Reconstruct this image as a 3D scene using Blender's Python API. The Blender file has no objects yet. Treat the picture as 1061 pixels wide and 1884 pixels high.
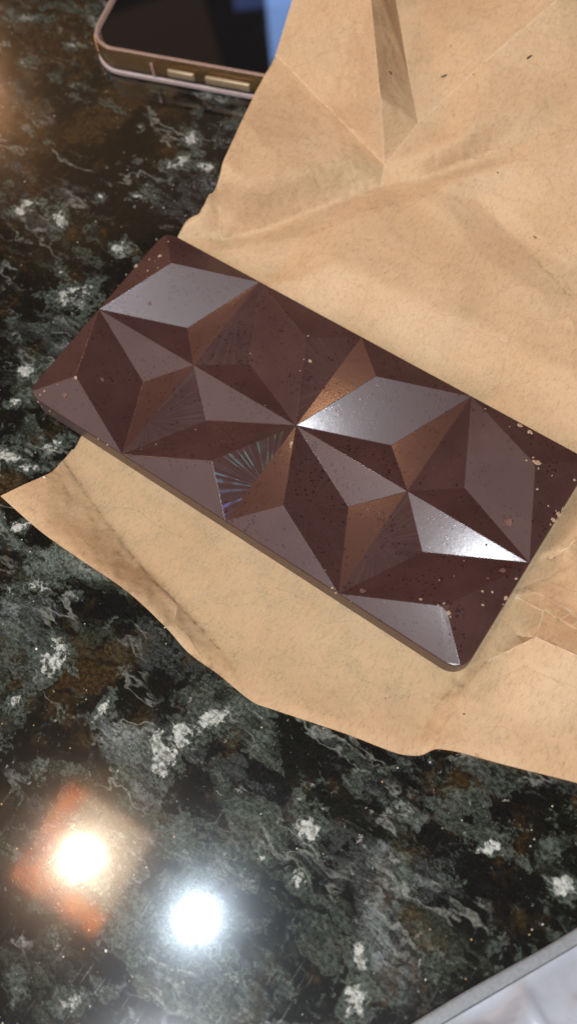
import bpy, bmesh, math, random
from math import radians, sin, cos, pi
from mathutils import Vector, Matrix, noise
from mathutils.bvhtree import BVHTree
from mathutils.geometry import delaunay_2d_cdt

scn = bpy.context.scene
col = scn.collection
rnd = random.Random(7)

# ------------------------------------------------------------------ camera
CAM = Vector((0.06894699, -0.07785879, 0.22062951))
RIGHT = Vector((0.82203601, 0.56498515, -0.07105333))
DOWN = Vector((0.51462308, -0.79051754, -0.33203177))
FWD = Vector((-0.24376192, 0.23637639, -0.94058829))
FPX, PW, PH = 1395.206, 1061.0, 1884.0
cd = bpy.data.cameras.new('camera')
cam = bpy.data.objects.new('camera', cd)
col.objects.link(cam)
m = Matrix((RIGHT, -DOWN, -FWD)).transposed().to_4x4()
m.translation = CAM
cam.matrix_world = m
cd.sensor_fit = 'HORIZONTAL'
cd.sensor_width = 36.0
cd.lens = FPX / PW * 36.0
cd.clip_start, cd.clip_end = 0.01, 50
cd.dof.use_dof = True
cd.dof.focus_distance = 0.225
cd.dof.aperture_fstop = cd.lens / 3.6
scn.camera = cam

def at(x, y, z=0.0):
    """table point (height z, metres) that lies where the photograph shows (x, y)"""
    ray = FWD + RIGHT * ((x - PW / 2) / FPX) + DOWN * ((y - PH / 2) / FPX)
    return CAM + ray * ((z - CAM.z) / ray.z)

def ray_of(x, y):
    return (FWD + RIGHT * ((x - PW / 2) / FPX) + DOWN * ((y - PH / 2) / FPX)).normalized()

# ------------------------------------------------------------------ world, lamps, exposure
world = bpy.data.worlds.new('World')
scn.world = world
world.use_nodes = True
bg = world.node_tree.nodes['Background']
bg.inputs['Color'].default_value = (1.0, 0.78, 0.62, 1)
bg.inputs['Strength'].default_value = 0.075
scn.view_settings.view_transform = 'Standard'
scn.view_settings.look = 'None'
scn.view_settings.exposure = 0
scn.view_settings.gamma = 1
scn.cycles.use_denoising = True
scn.cycles.max_bounces = 8
scn.cycles.caustics_reflective = True

def direction(az, el):
    a, e = radians(az), radians(el)
    return Vector((cos(a) * cos(e), sin(a) * cos(e), sin(e)))

def area(name, loc, aim, shape, size, size_y, power, colour):
    ld = bpy.data.lights.new(name, 'AREA')
    ld.shape, ld.size, ld.energy, ld.color = shape, size, power, colour
    if shape in ('RECTANGLE', 'ELLIPSE'):
        ld.size_y = size_y
    o = bpy.data.objects.new(name, ld)
    col.objects.link(o)
    o.location = loc
    o.rotation_euler = (Vector(aim) - Vector(loc)).to_track_quat('-Z', 'Y').to_euler()
    return o

LAMP_H = 1.35
def overhead(px, py, h=LAMP_H):
    """ceiling point whose mirror image in the polished counter is seen at (px, py)"""
    p = at(px, py, 0)
    r = (p - CAM)
    r.z = -r.z
    return p + r * (h / r.z)

COOL = overhead(362, 1690)
WARM = overhead(150, 1578)
area('cool_ceiling_light', COOL, (0, 0, 0), 'DISK', 0.042, 0, 3.8, (0.72, 0.86, 1.0))
area('warm_bulb_light', WARM, (0, 0, 0), 'DISK', 0.048, 0, 3.6, (1.0, 0.80, 0.60))
# two more cool ceiling lights nearer the photographer, their mirror images just below the frame
area('cool_rear_light', direction(-83, 61.5) * 1.5, (0, 0, 0), 'DISK', 0.11, 0, 10.5, (0.88, 0.93, 1.0))
area('cool_side_light', direction(-48, 58) * 1.5, (0, 0, 0), 'DISK', 0.11, 0, 14.0, (0.88, 0.93, 1.0))
# broad soft light added at left for fold contrast, like a lit ceiling
area('left_added_key', direction(-143, 42) * 1.8, (0, 0, 0), 'RECTANGLE', 1.0, 1.0, 6.8, (1.0, 0.89, 0.85))
# dim warm cupboard front that browns the far left of the polished counter and the phone's screen
area('warm_cupboard_light', direction(145, 39) * 1.7, (0, 0, 0), 'RECTANGLE', 0.55, 0.42, 0.13, (1.0, 0.55, 0.26))
WP1 = at(-125, 105, 0)
W1 = (WP1 - CAM); W1.z = -W1.z
area('warm_wall_light', WP1 + W1.normalized() * 1.6, (0, 0, 0), 'ELLIPSE', 0.15, 0.20, 5.2, (1.0, 0.50, 0.24))
# window, seen as the blue patch in the phone's screen
WPT = at(524, 85, 0.010)
WR = (WPT - CAM); WR.z = -WR.z
area('window_light', WPT + WR.normalized() * 2.4, (0, 0, 0), 'RECTANGLE', 0.09, 0.42, 0.9, (0.30, 0.50, 1.0))
WP2 = at(505, -38, 0.010)
W2 = (WP2 - CAM); W2.z = -W2.z
area('window_light_upper', WP2 + W2.normalized() * 2.4, (0, 0, 0), 'RECTANGLE', 0.26, 0.13, 0.14, (0.22, 0.36, 1.0))

# ------------------------------------------------------------------ helpers
def link(name, me, parent=None):
    o = bpy.data.objects.new(name, me)
    col.objects.link(o)
    if parent is not None:
        o.parent = parent
    return o

def tag(o, label=None, cat=None, group=None, kind=None):
    for k, v in (('label', label), ('category', cat), ('group', group), ('kind', kind)):
        if v:
            o[k] = v
    return o

def from_bm(name, bm, mat, parent=None, smooth=False):
    me = bpy.data.meshes.new(name)
    bm.to_mesh(me)
    bm.free()
    me.materials.append(mat)
    if smooth:
        me.polygons.foreach_set('use_smooth', [True] * len(me.polygons))
    return link(name, me, parent)

class NT:
    def __init__(self, name):
        self.m = bpy.data.materials.new(name)
        self.m.use_nodes = True
        self.t = self.m.node_tree
        self.t.nodes.clear()
        self.out = self.t.nodes.new('ShaderNodeOutputMaterial')
    def n(self, typ, ins=None, **props):
        nd = self.t.nodes.new('ShaderNode' + typ)
        for k, v in props.items():
            setattr(nd, k, v)
        for k, v in (ins or {}).items():
            self.put(nd.inputs[k], v)
        return nd
    def put(self, sock, v):
        if isinstance(v, bpy.types.NodeSocket):
            self.t.links.new(v, sock)
        elif isinstance(v, bpy.types.Node):
            self.t.links.new(v.outputs[0], sock)
        else:
            if isinstance(v, tuple) and len(v) == 3 and sock.type == 'RGBA':
                v = (*v, 1)
            sock.default_value = v
    def math(self, op, a, b=0.0, c=None, clamp=False):
        ins = {0: a, 1: b}
        if c is not None:
            ins[2] = c
        return self.n('Math', ins, operation=op, use_clamp=clamp).outputs[0]
    def step(self, v, lo, hi, a=0.0, b=1.0):
        return self.n('MapRange', {0: v, 1: lo, 2: hi, 3: a, 4: b}, interpolation_type='SMOOTHSTEP').outputs[0]
    def mix(self, f, a, b, blend='MIX'):
        nd = self.n('Mix', data_type='RGBA', blend_type=blend)
        self.put(nd.inputs[0], f)
        self.put(nd.inputs[6], a)
        self.put(nd.inputs[7], b)
        return nd.outputs[2]
    def noise(self, vec, scale, detail=3.0, rough=0.55, dist=0.0):
        return self.n('TexNoise', {'Vector': vec, 'Scale': scale, 'Detail': detail, 'Roughness': rough, 'Distortion': dist})
    def coords(self):
        return self.n('TexCoord').outputs['Object']
    def mapping(self, vec, rot=(0, 0, 0), scale=(1, 1, 1), loc=(0, 0, 0)):
        return self.n('Mapping', {'Vector': vec, 'Rotation': rot, 'Scale': scale, 'Location': loc}).outputs[0]
    def surf(self, s):
        self.t.links.new(s.outputs[0] if isinstance(s, bpy.types.Node) else s, self.out.inputs[0])
        return self.m

def plain(name, colour, rough=0.5, **kw):
    t = NT(name)
    c = t.coords()
    n1 = t.noise(c, 900, 4)
    f = t.step(n1.outputs[0], 0.3, 0.7, 0.85, 1.1)
    cc = t.mix(1.0, (*colour, 1), t.n('CombineColor', {0: f, 1: f, 2: f}), 'MULTIPLY')
    ins = {'Base Color': cc, 'Roughness': rough}
    ins.update(kw)
    return t.surf(t.n('BsdfPrincipled', ins))

# ------------------------------------------------------------------ granite
def mat_granite():
    t = NT('polished_granite')
    c = t.coords()
    warp = t.noise(c, 55, 3, 0.6)
    wv = t.n('VectorMath', {0: warp.outputs['Color'], 1: (0.5, 0.5, 0.5)}, operation='SUBTRACT').outputs[0]
    ws = t.n('VectorMath', {0: wv, 'Scale': 0.011}, operation='SCALE').outputs[0]
    cw = t.n('VectorMath', {0: c, 1: ws}, operation='ADD').outputs[0]
    warp2 = t.noise(c, 520, 3, 0.6)
    wv2 = t.n('VectorMath', {0: warp2.outputs['Color'], 1: (0.5, 0.5, 0.5)}, operation='SUBTRACT').outputs[0]
    cw2 = t.n('VectorMath', {0: cw, 1: t.n('VectorMath', {0: wv2, 'Scale': 0.0028}, operation='SCALE').outputs[0]}, operation='ADD').outputs[0]
    shard = t.n('TexVoronoi', {'Vector': t.mapping(cw2, rot=(0, 0, radians(-69)), scale=(0.6, 1, 1)), 'Scale': 290.0}, feature='F1')
    shs = t.n('SeparateColor', {0: shard.outputs['Color']})
    # crystals, drawn out along the slab's grain
    gm = t.mapping(cw2, rot=(0, 0, radians(-69)), scale=(0.5, 1.0, 1))
    vor = t.n('TexVoronoi', {'Vector': gm, 'Scale': 75.0}, feature='F1')
    sep = t.n('SeparateColor', {0: vor.outputs['Color']})
    edge = t.n('TexVoronoi', {'Vector': gm, 'Scale': 75.0}, feature='DISTANCE_TO_EDGE').outputs['Distance']
    big = t.noise(cw, 28, 4, 0.6).outputs[0]
    mid = t.noise(cw2, 130, 5, 0.68).outputs[0]
    fine = t.noise(c, 800, 4, 0.7).outputs[0]
    striaN = t.noise(t.mapping(cw, rot=(0, 0, radians(22)), scale=(0.10, 1.0, 1)), 600, 4, 0.6).outputs[0]
    tone = t.math('ADD', t.math('MULTIPLY', sep.outputs[0], 0.62), t.math('MULTIPLY', big, 0.40))
    tone = t.math('ADD', tone, t.math('MULTIPLY', t.math('SUBTRACT', mid, 0.5), 0.55))
    tone = t.math('ADD', tone, t.math('MULTIPLY', t.math('SUBTRACT', fine, 0.5), 0.35))
    tone = t.math('ADD', tone, t.math('MULTIPLY', t.math('SUBTRACT', striaN, 0.5), 0.55))
    tone = t.math('ADD', tone, t.math('MULTIPLY', t.math('SUBTRACT', shs.outputs[1], 0.5), 0.30))
    tone = t.math('ADD', tone, t.math('MULTIPLY', t.n('Attribute', attribute_name='grey').outputs['Fac'], 0.35))
    grain = t.step(t.noise(c, 1150, 3, 0.7).outputs[0], 0.28, 0.72, 0.45, 1.55)
    lev1 = t.step(tone, 0.46, 0.60)
    lev2 = t.step(tone, 0.70, 0.98)
    green = t.mix(lev2, t.mix(lev1, (0.0045, 0.0050, 0.0036, 1), (0.024, 0.028, 0.019, 1)), (0.100, 0.118, 0.098, 1))
    bluegrey = t.mix(lev2, t.mix(lev1, (0.0045, 0.0046, 0.0044, 1), (0.028, 0.031, 0.028, 1)), (0.115, 0.125, 0.118, 1))
    base = t.mix(t.step(sep.outputs[1], 0.45, 0.55), green, bluegrey)
    stri = t.step(t.math('ABSOLUTE', t.math('SUBTRACT', striaN, 0.5)), 0.0, 0.035, 0.35, 1.0)
    grain = t.math('MULTIPLY', grain, stri)
    base = t.mix(1.0, base, t.n('CombineColor', {0: grain, 1: grain, 2: grain}), 'MULTIPLY')
    # rust brown veins, plus the painted upper left reflection
    rn = t.noise(cw2, 60, 5, 0.7).outputs[0]
    rust_reflect = t.step(t.math('ADD', rn, t.math('MULTIPLY', t.n('Attribute', attribute_name='rust_reflect').outputs['Fac'], 0.3)), 0.52, 0.66)
    base = t.mix(t.math('MULTIPLY', rust_reflect, 0.55), base, t.mix(t.step(fine, .35, .65), (0.020, 0.011, 0.004, 1), (0.075, 0.042, 0.014, 1)))
    # dark cracks between crystals
    crack = t.math('MULTIPLY', t.step(edge, 0.0, 0.10, 1, 0), t.step(mid, 0.4, 0.6))
    base = t.mix(t.math('MULTIPLY', crack, 0.8), base, (0.006, 0.005, 0.003, 1))
    ln = t.math('ABSOLUTE', t.math('SUBTRACT', t.noise(t.mapping(cw2, rot=(0, 0, radians(22)), scale=(0.4, 1, 1)), 130, 3, 0.6).outputs[0], 0.5))
    base = t.mix(t.math('MULTIPLY', t.step(ln, 0.0, 0.012, 1, 0), 0.75), base, (0.004, 0.004, 0.003, 1))
    # pale feldspar, plus one painted glow patch
    pn = t.math('ADD', t.n('Attribute', attribute_name='pale').outputs['Fac'],
                t.math('ADD', t.math('ADD', t.math('MULTIPLY', t.math('SUBTRACT', shs.outputs[0], 0.5), 0.55), t.math('MULTIPLY', t.math('SUBTRACT', mid, 0.5), 0.95)), t.math('MULTIPLY', t.math('SUBTRACT', fine, 0.5), 0.7)))
    gn = t.noise(t.mapping(cw2, rot=(0, 0, radians(-69)), scale=(0.45, 1, 1)), 95, 4, 0.6).outputs[0]
    halo = t.math('MAXIMUM', t.step(pn, 0.22, 0.40), t.math('MULTIPLY', t.step(t.math('ADD', t.math('ADD', t.math('ADD', sep.outputs[2], t.math('MULTIPLY', t.n('Attribute', attribute_name='grey').outputs['Fac'], 0.22)), t.math('MULTIPLY', t.math('SUBTRACT', gn, 0.5), 1.0)), t.math('MULTIPLY', t.math('SUBTRACT', shs.outputs[2], 0.5), 0.35)), 0.84, 0.92), 0.75))
    hcol = t.mix(t.step(fine, 0.38, 0.62), (0.022, 0.028, 0.021, 1), (0.085, 0.100, 0.080, 1))
    hcol = t.mix(1.0, hcol, t.n('CombineColor', {0: stri, 1: stri, 2: stri}), 'MULTIPLY')
    base = t.mix(t.math('MULTIPLY', halo, 0.8), base, hcol)
    pale = t.step(t.math('ADD', pn, t.math('MULTIPLY', t.step(gn, 0.62, 0.76), 0.35)), 0.62, 0.86)
    pcol = t.mix(t.step(fine, 0.34, 0.60), (0.13, 0.14, 0.115, 1), (0.44, 0.44, 0.39, 1))
    pcol = t.mix(t.math('MULTIPLY', t.step(ln, 0.0, 0.03, 1, 0), 0.6), pcol, (0.06, 0.065, 0.05, 1))
    base = t.mix(pale, base, pcol)
    # long thin pale veins along the grain
    vn = t.math('ABSOLUTE', t.math('SUBTRACT', t.noise(t.mapping(cw, rot=(0, 0, radians(-69)), scale=(0.28, 1, 1), loc=(.3, .1, 0)), 60, 4, 0.6).outputs[0], 0.5))
    vein = t.math('MULTIPLY', t.step(vn, 0.004, 0.020, 1, 0), t.step(t.noise(c, 38, 2).outputs[0], 0.48, 0.60))
    base = t.mix(t.math('MULTIPLY', vein, 0.4), base, t.mix(t.step(fine, .35, .6), (0.10, 0.105, 0.085, 1), (0.34, 0.34, 0.29, 1)))
    # black mica clusters
    mica = t.math('MULTIPLY', t.step(t.noise(c, 520, 4, 0.7).outputs[0], 0.50, 0.58), t.step(t.noise(cw, 48, 3, 0.6).outputs[0], 0.50, 0.62))
    base = t.mix(t.math('MULTIPLY', mica, 0.85), base, (0.0035, 0.0033, 0.0035, 1))
    # small pale flecks and gold glints
    sn = t.noise(cw2, 420, 3, 0.6).outputs[0]
    fleck = t.math('MULTIPLY', t.step(sn, 0.66, 0.72), t.step(big, 0.42, 0.6))
    base = t.mix(t.math('MULTIPLY', fleck, 0.7), base, (0.30, 0.28, 0.25, 1))
    gv = t.n('TexVoronoi', {'Vector': c, 'Scale': 620.0}, feature='F1')
    gsep = t.n('SeparateColor', {0: gv.outputs['Color']})
    glint = t.math('MULTIPLY', t.step(gv.outputs['Distance'], 0.08, 0.20, 1, 0), t.step(gsep.outputs[0], 0.955, 0.97))
    base = t.mix(glint, base, t.mix(gsep.outputs[1], (0.5, 0.5, 0.46, 1), (0.45, 0.26, 0.09, 1)))
    # hairline scratches of the polish
    b = None
    sc = None
    for k, ang in enumerate((12, 63, -35, 100, 38, -70)):
        s = t.noise(t.mapping(c, rot=(0, 0, radians(ang)), scale=(1, 0.03, 1), loc=(k, 0, 0)), 1900, 1, 0.5).outputs[0]
        s = t.math('MULTIPLY', t.step(s, 0.68, 0.76), t.step(t.noise(t.mapping(c, loc=(0, 0, k * 3.7)), 60, 2).outputs[0], 0.50, 0.62))
        sc = s if sc is None else t.math('MAXIMUM', sc, s)
    bump = t.n('Bump', {'Strength': 0.03, 'Distance': 0.0002, 'Height': t.math('MULTIPLY', sc, -1.0)})
    cbump = t.n('Bump', {'Strength': 0.005, 'Distance': 0.0002, 'Height': t.math('MULTIPLY', sc, -0.9)})
    pits = t.step(t.noise(c, 260, 5, 0.75).outputs[0], 0.56, 0.68)
    rough = t.math('ADD', t.math('ADD', 0.15, t.math('MULTIPLY', sc, 0.10)), t.math('MULTIPLY', pits, 0.08))
    coat = t.math('SUBTRACT', 1.0, t.math('MULTIPLY', pits, 0.55))
    pb = t.n('BsdfPrincipled', {'Base Color': base, 'Roughness': rough, 'Specular IOR Level': 0.30, 'Normal': bump.outputs[0],
                                'Coat Weight': coat, 'Coat Roughness': t.math('ADD', 0.025, t.math('MULTIPLY', t.noise(c, 200, 3).outputs[0], 0.045)), 'Coat IOR': 1.5, 'Coat Normal': cbump.outputs[0]})
    return t.surf(pb)

# patches seen in the slab: photo x, y, semi-axes, angle, weight
PALE = [(104,1210,26,40,20,1),(62,1077,42,13,-15,1),(34,967,32,11,-25,.9),(187,1306,9,34,35,.9),(25,1290,28,10,-40,.8),(317,1363,44,28,-20,1),
 (390,1323,48,17,-30,1),(305,1395,30,34,0,.9),(340,1505,14,28,0,.6),(577,1527,28,40,10,1),(548,1623,17,24,0,1),(480,1578,22,11,0,.7),(520,1821,14,28,-20,.6),
 (136,1844,64,24,-15,.8),(659,1759,20,29,-25,1),(648,1850,26,40,10,1),(902,1561,19,16,0,1),(1038,1629,26,22,20,1),(1010,1570,26,34,0,.7),  # first patch here paints a reflected glow into the colour
 (549,1473,12,17,0,.8),(925,1750,5,36,8,.8),(136,1102,10,8,0,.9),(215,454,24,12,20,1),(113,499,12,10,0,.9),(141,547,36,25,0,.9),(48,680,18,16,0,1),
 (34,733,26,9,-35,.9),(20,835,26,14,0,.8),(58,32,34,9,0,.8),(127,82,17,6,10,.8),(53,111,20,10,0,.9),(259,233,9,8,0,.9),(352,254,16,16,0,.9),
 (254,296,14,9,0,.9),(333,294,58,12,-20,.8),(375,307,22,13,0,.9),(185,360,11,10,0,1),(50,381,28,17,-15,.9),(108,402,15,28,10,.8),(249,360,20,6,0,.8),
 (110,820,40,14,-10,.7),(60,860,30,10,0,.6),(390,1190,9,20,0,.5),(130,175,20,8,0,.5),(700,1420,30,8,-10,.5),(980,1400,20,10,0,.4),(225,1420,40,12,0,.5),
 (740,1840,20,12,0,.7),(800,1480,26,9,20,.5),(430,1800,14,22,0,.5),(60,1440,26,10,-30,.45),(30,590,14,10,0,.6),(80,600,20,8,0,.6),(290,335,30,9,-15,.5),
 (690,1840,14,22,0,.6),(15,1185,10,26,20,.5),(90,260,30,9,-15,.4),(30,1800,20,24,0,.5),(585,1440,22,9,-30,.6),(655,1420,16,10,0,.5)]
GREY = [(755,1589,85,75,10,1),(830,1540,50,90,-25,.6),(115,1034,60,42,0,1),(430,1400,60,30,0,.6),(500,1500,50,60,0,.5),(240,1380,70,40,0,.6),(690,1740,60,60,0,.8),
 (260,1640,120,90,0,.5),(420,1780,120,90,0,.8),(120,560,80,50,0,.5),(300,1500,60,60,0,.5),(60,1390,50,40,0,.4),(780,1700,40,70,20,.5),(560,1760,60,60,0,.6),(120,1760,80,60,0,.4)]
RUST_REFLECT = [(913,1635,14,50,10,.4),(17,893,50,24,0,1),(90,60,120,70,0,.8),(200,1220,70,26,-35,.8),(60,240,120,40,0,.6),(180,1440,90,26,-20,.7),(720,1660,20,50,-25,.35),  # upper left corner patch paints a warm reflection into the colour
 (600,1440,60,30,-30,.35),(960,1560,16,40,0,.35),(120,1240,60,40,-40,.5),(260,180,80,30,0,.6),(150,640,20,40,0,.6),(880,1450,40,20,0,.25)]
DARK = [(150,260,230,130,10,1.0),(250,420,90,40,0,.8),(980,1720,90,60,-30,.8),(860,1830,60,50,0,.8),(300,1260,60,40,-20,.6),(120,1140,50,24,-20,.8),(50,560,50,60,0,.6),(180,200,120,90,0,.5),(900,1470,120,40,15,.7),(600,1400,120,26,15,.6),
        (280,420,60,30,0,.6),(100,310,100,40,0,.5)]

def build_counter():
    x0, x1, y0, y1 = -0.34, 0.30, -0.24, 0.34
    step = 0.0016
    nx, ny = int((x1 - x0) / step) + 1, int((y1 - y0) / step) + 1
    import numpy as np
    X, Y = np.meshgrid(np.linspace(x0, x1, nx), np.linspace(y0, y1, ny))
    # photo position of every table point, for the placed crystals
    P = np.stack([X - CAM.x, Y - CAM.y, np.full_like(X, -CAM.z)], -1)
    d = P @ np.array(FWD)
    U = PW / 2 + FPX * (P @ np.array(RIGHT)) / d
    V = PH / 2 + FPX * (P @ np.array(DOWN)) / d
    def field(lst):
        f = np.zeros_like(X)
        for (cx, cy, a, b, ang, w) in lst:
            t = radians(ang)
            du, dv = U - cx, V - cy
            e = ((du * cos(t) + dv * sin(t)) / a) ** 2 + ((-du * sin(t) + dv * cos(t)) / b) ** 2
            f = np.maximum(f, w * np.exp(-e * 0.75))
        return f
    me = bpy.data.meshes.new('countertop')
    vs = np.stack([X.ravel(), Y.ravel(), np.zeros(X.size)], -1)
    idx = np.arange(nx * ny).reshape(ny, nx)
    q = np.stack([idx[:-1, :-1], idx[:-1, 1:], idx[1:, 1:], idx[1:, :-1]], -1).reshape(-1, 4)
    # slab sides and underside
    low = [(x0, y0, -.03), (x1, y0, -.03), (x1, y1, -.03), (x0, y1, -.03)]
    nb = len(vs)
    vs = np.vstack([vs, low])
    fs = q.tolist()
    fs.append([nb] + idx[0, :].tolist()[::1] + [nb + 1])
    fs[-1] = [nb, nb + 1] + idx[0, ::-1].tolist()
    fs.append([nb + 1, nb + 2] + idx[::-1, -1].tolist())
    fs.append([nb + 2, nb + 3] + idx[-1, :].tolist())
    fs.append([nb + 3, nb] + idx[:, 0].tolist())
    fs.append([nb + 3, nb + 2, nb + 1, nb])
    me.from_pydata(vs.tolist(), [], fs)
    for nm, lst in (('pale', PALE), ('grey', GREY), ('rust_reflect', RUST_REFLECT)):
        at_ = me.attributes.new(nm, 'FLOAT', 'POINT')
        f = field(lst)
        if nm == 'grey':
            f = f - field(DARK) * 0.9
        if nm == 'pale':
            f = f - field(DARK) * 0.15
        at_.data.foreach_set('value', np.concatenate([f.ravel(), np.zeros(4)]).astype(np.float32))
    me.materials.append(mat_granite())
    o = link('countertop', me)
    tag(o, 'dark green black polished granite countertop with pale crystals and hairline scratches', None, None, 'structure')
    return o
build_counter()

# ------------------------------------------------------------------ chocolate bar
U_, ASP = 0.04, 0.930267
HX, HY = 2 * U_, U_ * ASP
ZB, ZE = 0.0012, 0.009            # underside of the bar, height of its moulded edge
DPK, TT = 0.13 * U_, 0.325        # height of peaks / depth of pits, their place on a cell's diagonal
RC = 0.0052

def mat_chocolate():
    t = NT('dark_chocolate')
    c = t.coords()
    n_lo = t.noise(c, 70, 3).outputs[0]
    n_hi = t.noise(c, 1400, 4, 0.7).outputs[0]
    # melt spots in clumps
    vor = t.n('TexVoronoi', {'Vector': t.n('VectorMath', {0: c, 1: t.n('VectorMath', {0: t.noise(c, 900, 2).outputs['Color'], 'Scale': 0.0006}, operation='SCALE').outputs[0]}, operation='ADD').outputs[0],
                             'Scale': 1000.0, 'Randomness': 1.0}, feature='F1')
    vs = t.n('SeparateColor', {0: vor.outputs['Color']})
    clump = t.step(t.noise(c, 110, 4, 0.65).outputs[0], 0.44, 0.66)
    rad = t.math('MULTIPLY', t.math('ADD', 0.20, t.math('MULTIPLY', vs.outputs[1], 0.34)), 1.0)
    spot = t.math('MULTIPLY', t.step(t.math('SUBTRACT', vor.outputs['Distance'], rad), -0.06, 0.06, 1, 0),
                  t.math('LESS_THAN', vs.outputs[0], t.math('MULTIPLY', clump, 0.60)))
    base = t.mix(t.step(n_lo, 0.3, 0.7), (0.045, 0.0180, 0.0155, 1), (0.058, 0.0250, 0.0215, 1))
    base = t.mix(t.math('MULTIPLY', t.step(n_hi, 0.45, 0.75), 0.35), base, (0.075, 0.037, 0.031, 1))
    base = t.mix(t.math('MULTIPLY', spot, 0.75), base, (0.027, 0.0075, 0.0062, 1))
    # raying flow marks left by the mould: angle about a centre stored per facet
    at_c = t.n('Attribute', attribute_name='ray_centre').outputs['Vector']
    at_s = t.n('Attribute', attribute_name='ray_strength').outputs['Fac']
    at_i = t.n('Attribute', attribute_name='iridescence').outputs['Fac']
    d = t.n('SeparateXYZ', {0: t.n('VectorMath', {0: c, 1: at_c}, operation='SUBTRACT').outputs[0]})
    ang = t.math('ARCTAN2', d.outputs[1], d.outputs[0])
    rays = t.n('TexNoise', {'W': t.math('MULTIPLY', ang, 9.0), 'Scale': 1.0, 'Detail': 3.0, 'Roughness': 0.7}, noise_dimensions='1D').outputs[0]
    raym = t.step(rays, 0.42, 0.66)
    ray = t.math('MULTIPLY', raym, at_s)
    base = t.mix(t.math('MULTIPLY', ray, 0.32), base, (0.095, 0.072, 0.058, 1))
    rough = t.math('ADD', 0.40, t.math('MULTIPLY', t.math('SUBTRACT', n_lo, 0.5), 0.10))
    rough = t.math('ADD', rough, t.math('MULTIPLY', ray, 0.08))
    rough = t.math('SUBTRACT', rough, t.math('MULTIPLY', spot, 0.05))
    # tiny ring marks of burst bubbles
    v2 = t.n('TexVoronoi', {'Vector': c, 'Scale': 640.0}, feature='F1')
    v2s = t.n('SeparateColor', {0: v2.outputs['Color']})
    ring = t.step(t.math('ABSOLUTE', t.math('SUBTRACT', v2.outputs['Distance'], 0.30)), 0.03, 0.11, 1, 0)
    ring = t.math('MULTIPLY', ring, t.math('MULTIPLY', t.math('LESS_THAN', v2s.outputs[0], 0.40), t.step(t.noise(c, 60, 2).outputs[0], 0.40, 0.6)))
    bev = t.n('Bevel', {'Radius': 0.00042}, samples=6)
    hgt = t.math('ADD', t.math('MULTIPLY', n_hi, 0.2), t.math('ADD', t.math('MULTIPLY', ring, 0.22), t.math('ADD', t.math('MULTIPLY', spot, -0.2), t.math('MULTIPLY', ray, 0.35))))
    hgt = t.math('ADD', hgt, t.math('MULTIPLY', t.noise(c, 180, 2).outputs[0], 0.6))
    bump = t.n('Bump', {'Strength': 0.35, 'Distance': 0.00012, 'Height': hgt, 'Normal': bev.outputs[0]})
    cb = t.n('Bump', {'Strength': 0.12, 'Distance': 0.00012, 'Height': t.math('ADD', t.math('MULTIPLY', t.noise(c, 110, 3).outputs[0], 1.6), t.math('MULTIPLY', ring, 0.22)), 'Normal': bev.outputs[0]})
    pb = t.n('BsdfPrincipled', {'Base Color': base, 'Roughness': rough, 'Specular IOR Level': 0.24, 'Normal': bump.outputs[0],
                                'Coat Weight': t.step(n_hi, 0.25, 0.7, 0.42, 0.24), 'Coat Roughness': t.math('ADD', 0.150, t.math('MULTIPLY', spot, -0.05)), 'Coat IOR': 1.45, 'Coat Normal': cb.outputs[0]})
    # iridescent grating on some flow marks
    hue = t.math('ADD', 0.70, t.math('MULTIPLY', t.n('Attribute', attribute_name='hue_shift').outputs['Fac'], -0.40))
    hsv = t.n('CombineColor', {0: hue, 1: 0.72, 2: 1.0}, mode='HSV')
    gl = t.n('BsdfGlossy', {'Color': hsv.outputs[0], 'Roughness': 0.55, 'Normal': bev.outputs[0]})
    fac = t.math('MULTIPLY', t.math('MULTIPLY', at_i, t.step(rays, 0.50, 0.66)), t.step(t.noise(c, 260, 2).outputs[0], 0.40, 0.62, 0.02, 0.17))
    mx = t.n('MixShader', {0: fac, 1: pb.outputs[0], 2: gl.outputs[0]})
    return t.surf(mx)

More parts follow.
